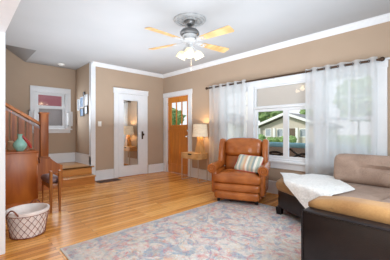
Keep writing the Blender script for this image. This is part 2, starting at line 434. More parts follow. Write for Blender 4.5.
# crown along both main walls
def crown_prof(sgn=1): return [(0, 0), (0, -.085), (.012, -.085), (.02, -.07), (.055, -.03), (.062, -.012), (.075, -.008), (.075, 0)]
bm = new(); prism(bm, [(-a, H+b) for a, b in crown_prof()], 'x', 0, XR); struct('trim_2', bm, 'trim_white')
bm = new(); prism(bm, [(a, H+b) for a, b in crown_prof()], 'y', YC, 0); struct('trim_3', bm, 'trim_white')
# corner board at the alcove corner
bm = new(); box(bm, -.09, .016, YC-.018, YC, .345, H, .003); box(bm, 0, .018, YC-.018, YC+.085, 0, H, .003); struct('trim_4', bm, 'trim_white')
# baseboards
def base(name, x0, x1, y0, y1, z0=0, h=.225, ax='x', s=-1):
    bm = new()
    if ax == 'x':
        box(bm, x0, x1, min(0, s*.018)+y0, max(0, s*.018)+y0, z0, z0+h); box(bm, x0, x1, min(0, s*.026)+y0, max(0, s*.026)+y0, z0+h-.03, z0+h, .004)
        box(bm, x0, x1, min(0, s*.03)+y0, max(0, s*.03)+y0, z0, z0+.02, .004)
    else:
        box(bm, min(0, s*.018)+x0, max(0, s*.018)+x0, y0, y1, z0, z0+h); box(bm, min(0, s*.026)+x0, max(0, s*.026)+x0, y0, y1, z0+h-.03, z0+h, .004)
        box(bm, min(0, s*.03)+x0, max(0, s*.03)+x0, y0, y1, z0, z0+.02, .004)
    struct(name, bm, 'trim_white')
base('baseboard_front', 1.18, XR, 0, 0)
base('baseboard_back', 0, 0, YC+.085, -1.46, ax='y', s=1)
base('baseboard_back_corner', 0, 0, -.50, 0, ax='y', s=1)
base('baseboard_alcove', XA, 0, YC, YC, z0=.345, h=.235, s=-1)
base('baseboard_stair', XA, 0, -2.98, YC, z0=.345, h=.235, ax='y', s=1)
base('baseboard_left', XS+.2, 2.6, YO, YO, s=1)
base('baseboard_right', XR, 0, YO, 0, ax='y', s=-1)

# ---- landing, steps, stair flight
bm = new(); box(bm, XA, 0, -3.0, YC, 0, .317); box(bm, 0, .02, -2.74, YC, 0, .317); struct('floor_landing', bm, 'step_wood')
st = struct_empty('floor_landing_boards', (0, 0, 0))
bm = new(); box(bm, XA, .045, -2.97, YC+.0, .317, .345, .006); box(bm, -.0, .045, -2.64, -1.93, .317, .345, .006)
finish('tread', bm, 'tread_wood', st)
bm = new(); box(bm, .02, .25, -2.64, -2.0, 0, .145); finish('riser', bm, 'step_wood', st)
bm = new(); box(bm, .02, .285, -2.64, -1.99, .145, .172, .006); finish('tread', bm, 'tread_wood', st)
fl = struct_empty('floor_stair_flight')
for k in range(6):
    y = -2.98-.27*k; z = .345+.18*k
    bm = new(); box(bm, XA+.02, XS, y-.27, y, z-.1, z+.155); finish('riser', bm, 'trim_white', fl)
    bm = new(); box(bm, XA+.02, XS, y-.28, y+.02, z+.155, z+.18, .005); finish('tread', bm, 'tread_wood', fl)
# knee wall with swooping cap, newel and balustrade : one built-in stair rail
sr = thing('stair_railing', 'reddish wooden staircase balustrade with square newel post and sloping handrail', 'stair railing', (.16, -2.95, 0))
def loc(bm, o=(.16, -2.95, 0)):
    for v in bm.verts: v.co -= Vector(o)
    return bm
bm = new()
pts = [(-2.64, 0), (-2.64, .455)]
for k in range(1, 9):
    u = k/8; pts.append((-2.64-.215*u, .455+.15*u**1.5))
pts += [(-3.03, .605), (-3.03, .52), (-3.66, .52+.63*.55), (-3.785, .95), (-3.785, 0)]
prism(bm, pts, 'x', XS, .25); finish('knee_wall', loc(bm), 'stair_wood', sr)
bm = new(); box(bm, XS-.01, .275, -3.05, -2.86, .605, .63, .006); box(bm, .09, .24, -3.02, -2.88, .63, .65, .004); finish('newel_base', loc(bm), 'newel_wood', sr)
bm = new(); box(bm, .095, .235, -3.015, -2.88, .65, 1.47, .004); finish('newel_post', loc(bm), 'newel_wood', sr)
bm = new(); box(bm, .082, .248, -3.028, -2.867, 1.455, 1.48, .006); finish('newel_cap', loc(bm), 'newel_wood', sr)
def rz_(y): return 1.255+.64*(-3.0-y)
bm = new(); prism(bm, [(-3.0, rz_(-3.0)-.035), (-3.0, rz_(-3.0)+.03), (-3.79, rz_(-3.79)+.03), (-3.79, rz_(-3.79)-.035)], 'x', .125, .205, .012, 2); finish('handrail', loc(bm), 'stair_wood', sr)
bm = new(); prism(bm, [(-3.0, rz_(-3.0)-.10), (-3.0, rz_(-3.0)-.06), (-3.79, rz_(-3.79)-.06), (-3.79, rz_(-3.79)-.10)], 'x', .14, .19); finish('rail_fillet', loc(bm), 'rail_wood', sr)
for k in range(6):
    y = -3.065-.118*k
    bm = new(); prism(bm, [(y-.045, .50+.55*(-3.03-y)), (y+.045, .50+.55*(-3.03-y)), (y+.045, rz_(y)-.11), (y-.045, rz_(y)-.055)], 'x', .15, .18); finish('baluster', loc(bm), 'newel_wood', sr)
bm = new()
# ---- alcove window
def window_frame_parts(root, a0, a1, z0, z1, plane, ax='x', d=1):
    pass
wn = struct_empty('window_4', (XA, 0, 0))
def lw(bm):
    for v in bm.verts: v.co.x -= XA
    return bm
bm = new()
box(bm, XA, XA+.02, AY0-.11, AY0, AZ0-.02, AZ1+.11, .004); box(bm, XA, XA+.02, AY1, AY1+.11, AZ0-.02, AZ1+.11, .004); box(bm, XA, XA+.024, AY0-.11, AY1+.11, AZ1, AZ1+.12, .004)
box(bm, XA, XA+.05, AY0-.14, AY1+.14, AZ0-.035, AZ0, .006); box(bm, XA, XA+.02, AY0-.1, AY1+.1, AZ0-.11, AZ0-.035, .004)
box(bm, XA-.14, XA, AY0, AY0+.02, AZ0, AZ1); box(bm, XA-.14, XA, AY1-.02, AY1, AZ0, AZ1); box(bm, XA-.14, XA, AY0, AY1, AZ1-.02, AZ1); box(bm, XA-.14, XA, AY0, AY1, AZ0, AZ0+.02)
finish('window_casing', lw(bm), 'trim_white', wn)
def sash(bm, x, y0, y1, z0, z1, w_=.045, t=.035):
    box(bm, x, x+t, y0, y0+w_, z0, z1); box(bm, x, x+t, y1-w_, y1, z0, z1); box(bm, x, x+t, y0+w_, y1-w_, z0, z0+w_); box(bm, x, x+t, y0+w_, y1-w_, z1-w_, z1)
bm = new(); sash(bm, XA-.10, AY0+.02, AY1-.02, 1.68, AZ1-.02); finish('sash', lw(bm), 'trim_white', wn)
bm = new(); sash(bm, XA-.06, AY0+.02, AY1-.02, AZ0+.02, 1.70, .05); finish('sash', lw(bm), 'trim_white', wn)
bm = new(); box(bm, XA-.085, XA-.08, AY0+.06, AY1-.06, 1.71, AZ1-.06); finish('window_pane', lw(bm), 'window_glass', wn)
bm = new(); box(bm, XA-.045, XA-.04, AY0+.06, AY1-.06, AZ0+.06, 1.66); finish('window_pane', lw(bm), 'window_glass', wn)
bm = new(); box(bm, XA-.12, XA-.115, AY0+.03, AY1-.03, AZ0+.03, 1.68); finish('insect_screen', lw(bm), 'screen_mesh', wn)
for i, (y0, y1, lab) in enumerate([(AY0-.14, AY0-.03, 'white half-height shutter panel folded open left of the small stair window'), (AY1+.03, AY1+.14, 'white half-height shutter panel folded open right of the small stair window')]):
    s = thing('window_shutter', lab, 'shutter', (XA+.03, (y0+y1)/2, AZ0+.06), 0, 'half shutters of the stair window')
    h = (y1-y0)/2
    bm = new()
    for q in range(2):
        xx = .0+.024*q+0
        box(bm, xx, xx+.02, -h, -h+.022, 0, .36, .002); box(bm, xx, xx+.02, h-.022, h, 0, .36, .002); box(bm, xx, xx+.02, -h, h, 0, .03); box(bm, xx, xx+.02, -h, h, .33, .36)
    finish('shutter_frame', bm, 'trim_white', s)
    bm = new()
    for k in range(10): box(bm, .004, .04, -h+.02, h-.02, .035+.03*k, .057+.03*k)
    finish('louvre', bm, 'trim_white', s)

# ---- triple window
PO = [(WX0, 2.20), (2.80, 2.93), (4.07, 4.20), (4.85, WX1)]
units = [('window_1', 2.20, 2.80), ('window_2', 2.93, 4.07), ('window_3', 4.20, 4.85)]
bm = new()
for a, b in PO: box(bm, a, b, -.0, .12, WZ0, WZ1)
box(bm, WX0, WX1, 0, .14, WZ0, WZ0+.03); box(bm, WX0, WX1, 0, .14, WZ1-.03, WZ1)
box(bm, WX0-.11, WX0+.005, -.022, 0, WZ0-.0, WZ1+.1, .004); box(bm, WX1-.005, WX1+.11, -.022, 0, WZ0, WZ1+.1, .004)
box(bm, 2.80, 2.93, -.022, 0, WZ0, WZ1, .004); box(bm, 4.07, 4.20, -.022, 0, WZ0, WZ1, .004)
box(bm, WX0-.12, WX1+.12, -.026, 0, WZ1-.01, WZ1+.09, .004); box(bm, WX0-.14, WX1+.14, -.045, 0, WZ1+.085, WZ1+.11, .005)
box(bm, WX0-.15, WX1+.15, -.06, 0.0, WZ0-.035, WZ0+.002, .008); box(bm, WX0-.12, WX1+.12, -.022, 0, WZ0-.14, WZ0-.035, .005)
struct('trim_5', bm, 'trim_white')
def fr(bm, x0, x1, y0, z0, z1, w_=.04, t=.035):
    box(bm, x0, x0+w_, y0, y0+t, z0, z1); box(bm, x1-w_, x1, y0, y0+t, z0, z1); box(bm, x0+w_, x1-w_, y0, y0+t, z0, z0+w_); box(bm, x0+w_, x1-w_, y0, y0+t, z1-w_, z1)
for nm, x0, x1 in units:
    wn = struct_empty(nm)
    if nm == 'window_2':
        bm = new(); box(bm, x0, x1, .01, .09, 1.545, 1.575, .004); finish('transom_bar', bm, 'trim_white', wn)
        bm = new(); fr(bm, x0, x1, .04, 1.575, WZ1-.03, .022); finish('transom_frame', bm, 'trim_white', wn)
        bm = new(); box(bm, x0+.015, x1-.015, .05, .054, 1.585, WZ1-.04); finish('window_pane', bm, 'window_glass', wn)
        bm = new(); box(bm, x0+.01, x1-.01, .078, .082, 1.58, WZ1-.035); cyl(bm, (x0+.02, .105, 1.935), (x1-.02, .105, 1.935), .018); finish('roller_shade', bm, 'roller_shade', wn)
        mx = 3.55
        for a, b in [(x0, mx-.0), (mx, x1)]:
            bm = new(); fr(bm, a, b, .04, WZ0+.03, 1.54, .048); finish('casement_frame', bm, 'trim_white', wn)
            bm = new(); box(bm, a+.04, b-.04, .055, .059, WZ0+.07, 1.50); finish('window_pane', bm, 'window_glass', wn)
    else:
        bm = new(); fr(bm, x0, x1, .06, 1.30, WZ1-.03, .04); finish('sash', bm, 'trim_white', wn)
        bm = new(); fr(bm, x0, x1, .02, WZ0+.03, 1.34, .045); finish('sash', bm, 'trim_white', wn)
        bm = new(); box(bm, (x0+x1)/2-.01, (x0+x1)/2+.01, .065, .085, 1.34, WZ1-.07); box(bm, x0+.04, x1-.04, .065, .085, 1.63, 1.65); finish('muntin', bm, 'trim_white', wn)
        bm = new(); box(bm, x0+.03, x1-.03, .075, .079, 1.33, WZ1-.06); finish('window_pane', bm, 'window_glass', wn)
        bm = new(); box(bm, x0+.03, x1-.03, .035, .039, WZ0+.07, 1.31); finish('window_pane', bm, 'window_glass', wn)

# ---- front door
d = struct_empty('door_2', (DX0, .05, 0))
def ld(bm, o=(DX0, .05, 0)):
    for v in bm.verts: v.co -= Vector(o)
    return bm
x0, x1 = DX0+.01, DX1-.01; LZ0, LZ1 = 1.30, 1.86
bm = new()
box(bm, x0, x0+.115, .045, .09, .01, 2.025); box(bm, x1-.105, x1, .045, .09, .01, 2.025)
lx0, lx1 = x0+.115, x1-.105; wlt = (lx1-lx0); mxx = (x0+x1)/2
box(bm, lx0, lx1, .045, .09, 1.88, 2.025); box(bm, lx0, lx1, .045, .09, 1.10, 1.28); box(bm, lx0, lx1, .045, .09, .01, .24)
box(bm, mxx-.05, mxx+.05, .045, .09, .24, 1.10)
box(bm, lx0, mxx-.05, .058, .078, .24, 1.10); box(bm, mxx+.05, lx1, .058, .078, .24, 1.10)
for k in (1, 2): box(bm, lx0+wlt*k/3-.012, lx0+wlt*k/3+.012, .055, .080, 1.28, 1.88)
finish('door_leaf', ld(bm), 'door_wood', d)
bm = new(); box(bm, x0+.02, x1-.02, .035, .047, 1.175, 1.195, .003); finish('door_shelf', ld(bm), 'door_wood', d)
for k in range(3):
    bm = new(); box(bm, lx0+wlt*k/3+.004, lx0+wlt*(k+1)/3-.004, .066, .07, 1.275, 1.885); finish('window_pane', ld(bm), 'window_glass', d)
bm = new(); lathe(bm, [(0, 0), (.032, 0), (.032, .008), (.012, .012), (.012, .04), (.028, .05), (.03, .065), (.018, .08), (0, .082)], seg=18)
for v in bm.verts: v.co = Vector((x1-.06+v.co.x, .045-v.co.z, .98+v.co.y))
finish('door_knob', ld(bm), 'chrome', d)
bm = new(); cyl(bm, (x1-.06, .045, 1.13), (x1-.06, .02, 1.13), .03, .026, 18); finish('deadbolt', ld(bm), 'chrome', d)
for z in (.25, 1.1, 1.85):
    bm = new(); cyl(bm, (x0+.0, .038, z-.045), (x0+.0, .038, z+.045), .005, seg=8); finish('door_hinge', ld(bm), 'chrome', d)
bm = new()
box(bm, .03, DX0+.005, -.022, 0, 0, DZ+.02, .004); box(bm, DX1-.005, 1.175, -.022, 0, 0, DZ+.02, .004); box(bm, .015, 1.19, -.026, 0, DZ, DZ+.115, .004)
box(bm, DX0-.01, DX0+.008, -.0, .14, 0, DZ); box(bm, DX1-.008, DX1+.01, 0, .14, 0, DZ); box(bm, DX0, DX1, 0, .14, DZ-.01, DZ+.01)
struct('trim_6', bm, 'trim_white')
# ---- mirrored closet door on the back wall
cy0, cy1 = -1.34, -.64
d = struct_empty('door_1', (0, (cy0+cy1)/2, 0))
o1 = (0, (cy0+cy1)/2, 0)
my0, my1, mz0, mz1 = -1.225, -.815, .26, 1.885
bm = new()
box(bm, .002, .030, cy0, my0, .01, 2.03); box(bm, .002, .030, my1, cy1, .01, 2.03); box(bm, .002, .030, my0, my1, .01, mz0); box(bm, .002, .030, my0, my1, mz1, 2.03)
finish('door_leaf', ld(bm, o1), 'trim_white', d)
bm = new(); box(bm, .004, .018, my0, my1, mz0, mz1); finish('mirror', ld(bm, o1), 'mirror_glass', d)
bm = new()
for a in ((my0-.012, my0+.008, mz0-.012, mz1+.012), (my1-.008, my1+.012, mz0-.012, mz1+.012), (my0, my1, mz0-.012, mz0+.008), (my0, my1, mz1-.008, mz1+.012)): box(bm, .028, .036, *a)
finish('mirror_bead', ld(bm, o1), 'trim_white', d)
bm = new(); box(bm, .03, .036, cy1-.075, cy1-.03, .91, 1.11, .004); finish('door_plate', ld(bm, o1), 'bronze', d)
bm = new(); lathe(bm, [(0, 0), (.012, 0), (.012, .03), (.027, .04), (.028, .055), (.018, .066), (0, .068)], seg=16)
for v in bm.verts: v.co = Vector((.034+v.co.z, cy1-.052+v.co.x, 1.03+v.co.y))
finish('door_knob', ld(bm, o1), 'bronze', d)
bm = new()
box(bm, 0, .022, cy0-.115, cy0, 0, 2.05, .004); box(bm, 0, .022, cy1, cy1+.115, 0, 2.05, .004); box(bm, 0, .027, cy0-.13, cy1+.13, 2.035, 2.15, .004); box(bm, 0, .04, cy0-.135, cy1+.135, 2.14, 2.16, .004)
struct('trim_7', bm, 'trim_white')
# floor threshold before the closet door
bm = new(); box(bm, .0, .05, cy0, cy1, 0, .008); struct('trim_8', bm, 'stair_wood')

# ------------------------------------------------------------------ outdoors
bm = new(); box(bm, -2.5, 8, .15, 2.6, -.2, -.05); struct('floor_porch', bm, 'deck_paint')
bm = new(); box(bm, -80, 60, .16, 110, -1.05, -.9); struct('ground_lawn', bm, 'grass_green')
bm = new(); box(bm, -80, 60, 17, 24, -.91, -.88); struct('ground_street', bm, 'asphalt')
bm = new(); box(bm, -9, XA-.2, -12, .1, -1.05, -.9); struct('ground_side', bm, 'grass_green')
# neighbour house (red) by the alcove window
h = thing('neighbour_house', 'red clapboard house wall seen through the small stair window', 'house', (-4.2, -2.5, -.9))
bm = new(); box(bm, -1.5, 0, -3.5, 2.0, 0, 4.6); finish('wall', bm, 'red_siding', h)
bm = new(); prism(bm, [(-1.9, 4.5), (.3, 4.5), (-.8, 5.6)], 'y', -3.7, 2.2); finish('roof', bm, 'roof_shingle', h)
bm = new(); box(bm, 0, .05, -1.1, -.5, 2.6, 2.95); finish('window', bm, 'house_trim', h)
# house across the street
h = thing('bungalow', 'cream gabled bungalow with white roof edges across the street', 'house', (-13.2, 34.5, -.9))
bm = new(); prism(bm, [(-5, 0), (5, 0), (5, 2.5), (0, 4.3), (-5, 2.5)], 'y', 0, 8); finish('wall', bm, 'outdoor_paint', h)
bm = new(); prism(bm, [(-6.0, 2.35), (0, 4.55), (6.0, 2.35), (6.0, 2.6), (0, 4.85), (-6.0, 2.6)], 'y', -.8, 8.3); finish('roof', bm, 'roof_shingle', h)
bm = new(); prism(bm, [(-6.1, 2.3), (0, 4.5), (6.1, 2.3), (6.1, 2.7), (0, 4.92), (-6.1, 2.7)], 'y', -.95, -.8); finish('gable_board', bm, 'house_trim', h)
for a in (-3.4, -1.2, 2.6):
    bm = new(); fr(bm, a-.6, a+.6, -.08, .9, 2.3, .14, .1); f_ = finish('window', bm, 'house_trim', h)
    bm = new(); box(bm, a-.5, a+.5, -.03, -.01, 1.0, 2.2); finish('window_pane', bm, 'photo_grey', f_)
bm = new(); box(bm, .3, 1.4, -.06, 0, .3, 2.3); finish('door', bm, 'bark', h)
for a in (-5.0, -1.9, 1.9, 5.0):
    bm = new(); box(bm, a-.18, a+.18, -.85, -.5, 0, 2.4); finish('porch_column', bm, 'house_trim', h)
h2 = thing('second_house', 'pale house gable standing left of the cream bungalow', 'house', (-30, 36, -.9))
bm = new(); prism(bm, [(-5, 0), (5, 0), (5, 3), (0, 5.5), (-5, 3)], 'y', 0, 8); finish('wall', bm, 'house_trim', h2)
bm = new(); prism(bm, [(-5.6, 2.8), (0, 5.6), (5.6, 2.8), (5.6, 3.1), (0, 5.95), (-5.6, 3.1)], 'y', -.5, 8.3); finish('roof', bm, 'roof_shingle', h2)
def tree(x, y, hh, r, label, trunk=.18):
    t_ = thing('tree', label, 'tree', (x, y, -.9), 0, 'trees along the street')
    bm = new(); tube(bm, [(0, 0, 0), (.08, .05, hh*.35), (0, .1, hh*.65)], lambda u: trunk*(1-.5*u), 8); finish('trunk', bm, 'bark', t_)
    bm = new()
    for k in range(9):
        a = random.uniform(0, 2*PI); q = random.uniform(0, r*.75)
        ico(bm, (q*math.cos(a), q*math.sin(a), hh*.72+random.uniform(-.25, .35)*r), r*random.uniform(.45, .7), 3, amp=.55, fr=3.5)
    finish('crown', bm, 'leaves', t_)
tree(-22.4, 46.2, 7.4, 3.0, 'broad green tree rising behind the left roof slope of the bungalow')
tree(-16.5, 52.5, 7.6, 2.1, 'small green treetop behind the right roof slope of the bungalow')
tree(-62, 34, 8, 4.0, 'pale green tree seen through the front door glass')
tree(-3, 33, 8, 2.8, 'green tree seen through the right-hand sheer curtain')
tree(-34, 27, 6, 2.2, 'green tree seen through the left-hand sheer curtain')
def bush(x, y, r, label):
    bm = new()
    for k in range(5): ico(bm, (random.uniform(-r, r), random.uniform(-.3, .3), r*.6), r*.7, 3, amp=.4, fr=3)
    o = finish('bush', bm, 'leaves'); o.location = (x, y, -.9); tag(o, label, 'bush', 'bushes before the bungalow')
bush(-17.2, 31.5, 1.0, 'low green bush at the left corner of the bungalow')
bush(-11.6, 31.5, .9, 'green bush before the bungalow at its right')
bush(-14.3, 32, .7, 'small green bush before the middle of the bungalow')
# porch loveseat
s = thing('porch_loveseat', 'brown wicker porch loveseat with long teal cushion outside the middle window', 'bench', (3.55, .95, -.05))
bm = new(); box(bm, -1.0, 1.0, -.04, .0, .32, .84, .01); finish('backrest', bm, 'wicker', s)
bm = new()
for cx in (-.66, 0, .66):
    tube(bm, [(cx-.33+.66*u/12, -.05, .80-.16*math.sin(PI*u/12)) for u in range(13)], .020, 6)
    tube(bm, [(cx-.33+.66*u/12, -.05, .58+.14*math.sin(PI*u/12)) for u in range(13)], .02, 6)
    tube(bm, [(cx-.12+.24*u/8, -.05, .70+.0*u) for u in range(9)], .012, 6)
finish('scrollwork', bm, 'iron', s)
bm = new(); box(bm, -1.0, 1.0, 0, .6, .32, .42, .02); finish('seat', bm, 'wicker', s)
bm = new(); cushion(bm, (0, .08, .87), (2.04, .30, .10), .045, 6); finish('cushion', bm, 'teal_fabric', s)
for a in (-.95, .95):
    for b in (.02, .55):
        bm = new(); cyl(bm, (a, b, 0), (a, b, .34), .03, seg=8); finish('leg', bm, 'wicker', s)
for a, l in ((1.2, 'x'), (4.9, 'y')):
    bm = new(); box(bm, -.09, .09, -.09, .09, 0, 3.2, .01); box(bm, -.12, .12, -.12, .12, 0, .2, .01); box(bm, -.12, .12, -.12, .12, 3.05, 3.2, .01)
    o = finish('porch_post', bm, 'house_trim'); o.location = (a, 2.35, -.05)
    tag(o, 'white square porch post beyond the %s sheer curtain' % ('left-hand' if l == 'x' else 'right-hand'), 'post', 'porch posts')

# ------------------------------------------------------------------ rug
bm = new(); box(bm, -1.45, 1.45, -1.34, 1.34, .0005, .011, .003)
o = finish('area_rug', bm, 'rug_pile'); o.location = (4.45, -2.09, 0)
tag(o, 'large faded blue, pink and cream patterned rug on the wooden floor', 'rug')

# ------------------------------------------------------------------ recliner
rc = thing('recliner', 'tan leather recliner armchair with scrolled arms before the window', 'armchair', (3.12, -.68, .012), math.radians(25))
def puff(ax, amt):
    def f(p, u):
        k = (1-u[0]**2)*(1-u[2]**2 if ax == 1 else 1-u[1]**2)
        if ax == 1 : p.y += math.copysign(amt*k, p.y)
        else: p.z += math.copysign(amt*k, p.z)
        return p
    return f
# base under body
bm = new(); cushion(bm, (0, .06, .2), (.74, .70, .28), .03, 6); finish('base', bm, 'tan_leather', rc)
# footrest: two stacked pads, seat-front pad
bm = new(); cushion(bm, (0, -.385, .125), (.70, .11, .13), .045, 8, lambda p, u: Vector((p.x, p.y-.012*(1-u[0]**2), p.z))); finish('footrest', bm, 'tan_leather', rc)
bm = new(); cushion(bm, (0, -.38, .245), (.715, .12, .12), .045, 8, lambda p, u: Vector((p.x, p.y-.012*(1-u[0]**2), p.z))); finish('footrest', bm, 'tan_leather', rc)
def seatf(p, u):
    p.z += .03*(1-u[0]**2)*(.4+.6*(1-u[1]**2)) if p.z > 0 else 0
    return p
bm = new(); cushion(bm, (0, -.10, .375), (.80 if False else .66, .60, .15), .055, 10, seatf)
cushion(bm, (0, -.385, .372), (.74, .10, .135), .045, 8)
finish('seat', bm, 'tan_leather', rc)
R5 = Matrix.Rotation(math.radians(-14), 3, 'X')
def backf(p, u):
    x, z = u[0], u[2]
    if p.y < 0:
        d = .035*(1-x*x)
        d -= .050*math.exp(-((z+.12)/.07)**2)*(1-x**6)             # roll seam
        d -= .026*math.exp(-((z+.03)/.12)**2)*max(0, math.cos(x*PI*3.0))   # tufts
        p.y -= d
    if z > .2: p.z -= .05*abs(x)**4*(z-.2)
    p.x *= 1-.03*max(0, z)
    return p
def lowf(p, u):
    if p.y < 0: p.y -= .03*(1-u[0]**2)*(1-u[2]**2)
    return p
bm = new(); cushion(bm, (0, .262, .565), (.66, .16, .34), .06, 12, lowf, R5); finish('backrest', bm, 'tan_leather', rc)
def headf(p, u):
    x, z = u[0], u[2]
    if p.y < 0:
        d = .030*(1-x*x)*(1-max(0, z)**2)
        g = math.exp(-((z+.45)/.35)**2)
        d -= .022*g*(.5+.5*math.cos(x*PI*4.2))*(1-x**6) + .012*math.exp(-((z-.05)/.16)**2)*(1-x**6)
        p.y -= d
    if z > 0: p.z -= .05*abs(x)**3*z
    return p
bm = new(); cushion(bm, (0, .268, .825), (.69, .22, .34), .095, 22, headf, R5); finish('headrest', bm, 'tan_leather', rc)
for s_ in (-1, 1):
    def wingf(p, u, s_=s_):
        p.x -= s_*.0; p.z += .02*u[1]
        if u[2] < 0: p.y += .03*u[2]*0
        p.y -= .05*(1-u[2]**2)*(1 if u[1] < 0 else 0)
        return p
    bm = new(); cushion(bm, (s_*.375, .24, .73), (.10, .26, .50), .047, 10, wingf, R5); finish('wing', bm, 'tan_leather', rc)
    # arm: padded body plus scroll roll
    bm = new(); cushion(bm, (s_*.375, -.04, .30), (.10, .62, .36), .04, 8)
    a = [(s_*.40, -.40+.02, .515), (s_*.40, -.30, .525), (s_*.40, -.1, .53), (s_*.395, .12, .535), (s_*.39, .26, .54)]
    tube(bm, a, lambda u: .078-.012*u, 16)
    finish('armrest', bm, 'tan_leather', rc)
    bm = new(); sp_ = []
    for k in range(40):
        th = k/39*2.1*2*PI; r_ = .074*(1-k/39*.85)
        sp_.append((s_*.40-s_*r_*math.cos(th), -.394, .515+r_*math.sin(th)))
    tube(bm, sp_, .010, 6); cyl(bm, (s_*.40, -.375, .515), (s_*.40, -.392, .515), .018, .012, 12)
    finish('arm_scroll', bm, 'tan_leather', rc)
    for yy in (-.33, .34):
        bm = new(); cyl(bm, (s_*.30, yy, 0), (s_*.30, yy, .07), .022, .028, 12); finish('foot', bm, 'iron', rc)
bm = new(); cushion(bm, (0, .40, .60), (.70, .08, .62), .035, 6, None, R5); finish('back_panel', bm, 'tan_leather', rc)

# pillow
def pil(p, u):
    k = (1-u[0]**4)*(1-u[1]**4)
    p.z *= .18+.82*max(0, k)**.6
    p.x *= 1-.06*(1-u[1]**2) ; p.y *= 1-.06*(1-u[0]**2)
    return p
pl = thing('throw_pillow', 'striped cream, green and rust cushion with red piping leaning in the recliner', 'cushion', (0, 0, 0))
bm = new(); cushion(bm, (0, 0, 0), (.45, .31, .13), .06, 12, pil); finish('cover', bm, 'striped_fabric', pl)
ed = []
for k in range(48):
    a = 2*PI*k/48; cx, sy = math.cos(a), math.sin(a)
    x = math.copysign(abs(cx)**.35, cx)*.221; y = math.copysign(abs(sy)**.35, sy)*.152
    ed.append((x, y, 0))
bm = new(); tube(bm, ed, .006, 6, True); finish('piping', bm, 'red_piping', pl)
rm = Matrix.Translation((3.12, -.68, .012)) @ Matrix.Rotation(math.radians(25), 4, 'Z')
pm = rm @ Matrix.Translation((.145, -.13, .595)) @ Matrix.Rotation(math.radians(-14), 4, 'Z') @ Matrix.Rotation(math.radians(52), 4, 'X') @ Matrix.Rotation(math.radians(-4), 4, 'Z')
pl.matrix_world = pm
pl.location = pm.to_translation(); pl.rotation_euler = pm.to_euler()

# ------------------------------------------------------------------ sectional sofa
sf = thing('sectional_sofa', 'brown microfibre sectional sofa with tan edges and dark leather base', 'sofa', (4.9, -1.2, .012))
so_ = (4.9, -1.2, .012)
PB = [(3.76, -.34), (3.90, -1.00), (4.90, -1.50), (4.92, -2.12), (5.95, -2.12), (5.95, -.28), (4.0, -.26)]
def inset(pts, d):
    n = len(pts); out = []
    for i in range(n):
        p = Vector(pts[i]); a = Vector(pts[i-1]); b = Vector(pts[(i+1)%n])
        e1 = (p-a).normalized(); e2 = (b-p).normalized()
        n1 = Vector((-e1.y, e1.x)); n2 = Vector((-e2.y, e2.x)); m_ = (n1+n2).normalized()
        out.append(tuple(p+m_*d/max(.4, m_.dot(n1))))
    return out
pb = roundpoly(inset(PB, .03), [.08, .10, .12, 0, 0, 0, .1])
bm = new(); prism(bm, pb, 'z', .10, .335, .012, 2); finish('base', loc(bm, so_), 'dark_leather', sf)
pb = roundpoly(PB, [.10, .12, .14, 0, 0, 0, .1])
bm = new(); prism(bm, pb, 'z', .325, .455, .05, 4); finish('seat_border', loc(bm, so_), 'tan_micro', sf)
def wrinkle(a, f): 
    def g(p, u):
        if p.z > 0: p.z += a*(noise.noise(p*f)+.6*(1-u[0]**2)*(1-u[1]**2))
        return p
    return g
# seat cushions (brown)
Q1 = [(4.15, -.42), (4.20, -1.08), (4.90, -1.42), (5.10, -1.30), (5.25, -.42)]
bm = new(); prism(bm, roundpoly(Q1, .08), 'z', .40, .485, .035, 4); finish('seat_cushion', loc(bm, so_), 'brown_micro', sf)
bm = new(); prism(bm, roundpoly([(5.12, -1.30), (4.93, -1.42), (4.95, -2.10), (5.60, -2.10), (5.60, -.6), (5.27, -.44)], [.05, .05, .04, .02, .02, .05]), 'z', .40, .495, .035, 4); finish('seat_cushion', loc(bm, so_), 'brown_micro', sf)
def bk(p, u):
    if p.y < 0:
        p.y -= .03*(1-u[0]**4)*(1-u[2]**2)
        c_ = .0+.05*(u[0]**2)
        p.y += .055*math.exp(-((u[2]-.05-.10*u[0])/.06)**2)*max(0, 1-(abs(u[0])/.85)**4)
    if p.z > 0: p.z -= .012*u[0]**4
    return p
RB = Matrix.Rotation(math.radians(-10), 3, 'X')
for i, (cx, sx_) in enumerate(((4.90, .79), (5.60, .58))):
    bm = new(); cushion(bm, (cx, -.50, .655), (sx_, .24, .37), .085, 14, bk, RB); finish('back_cushion', loc(bm, so_), 'brown_micro', sf)
bm = new(); box(bm, 4.46, 5.95, -.36, -.26, .33, .72, .02); box(bm, 5.85, 5.97, -2.1, -.26, .33, .80, .02); finish('back_frame', loc(bm, so_), 'dark_leather', sf)
bm = new(); cushion(bm, (5.76, -1.45, .66), (.24, 1.25, .37), .085, 8); finish('back_cushion', loc(bm, so_), 'brown_micro', sf)
# near arm
bm = new(); box(bm, 4.86, 5.97, -2.375, -2.11, .07, .585, .018); finish('arm_panel', loc(bm, so_), 'dark_leather', sf)
bm = new(); tube(bm, [(4.865+.0*k, -2.379, .09+.49*k/6) for k in range(7)] + [(4.865+1.09*k/10, -2.381, .578) for k in range(1, 11)], .006, 6); finish('piping', loc(bm, so_), 'dark_leather', sf)
def armf(p, u):
    if p.z > 0: p.z += .015*noise.noise(Vector((p.x*5, p.y*4, 3))) - .035*max(0, -u[0]-.6)/.4
    return p
bm = new(); cushion(bm, (5.415, -2.175, .615), (1.12, .23, .115), .054, 16, armf); finish('arm_pad', loc(bm, so_), 'tan_micro', sf)
for x, y in ((3.97, -.98), (3.90, -.40), (4.93, -2.28), (5.86, -2.28), (5.86, -.36), (4.9, -.36), (4.82, -1.38)):
    bm = new(); prism(bm, [(x-.04, y-.04), (x+.04, y-.04), (x+.04, y+.04), (x-.04, y+.04)], 'z', 0, .11)
    for v in bm.verts:
        if v.co.z < .05: v.co.x = x+(v.co.x-x)*.78; v.co.y = y+(v.co.y-y)*.78
    finish('leg', loc(bm, so_), 'dark_leather', sf)

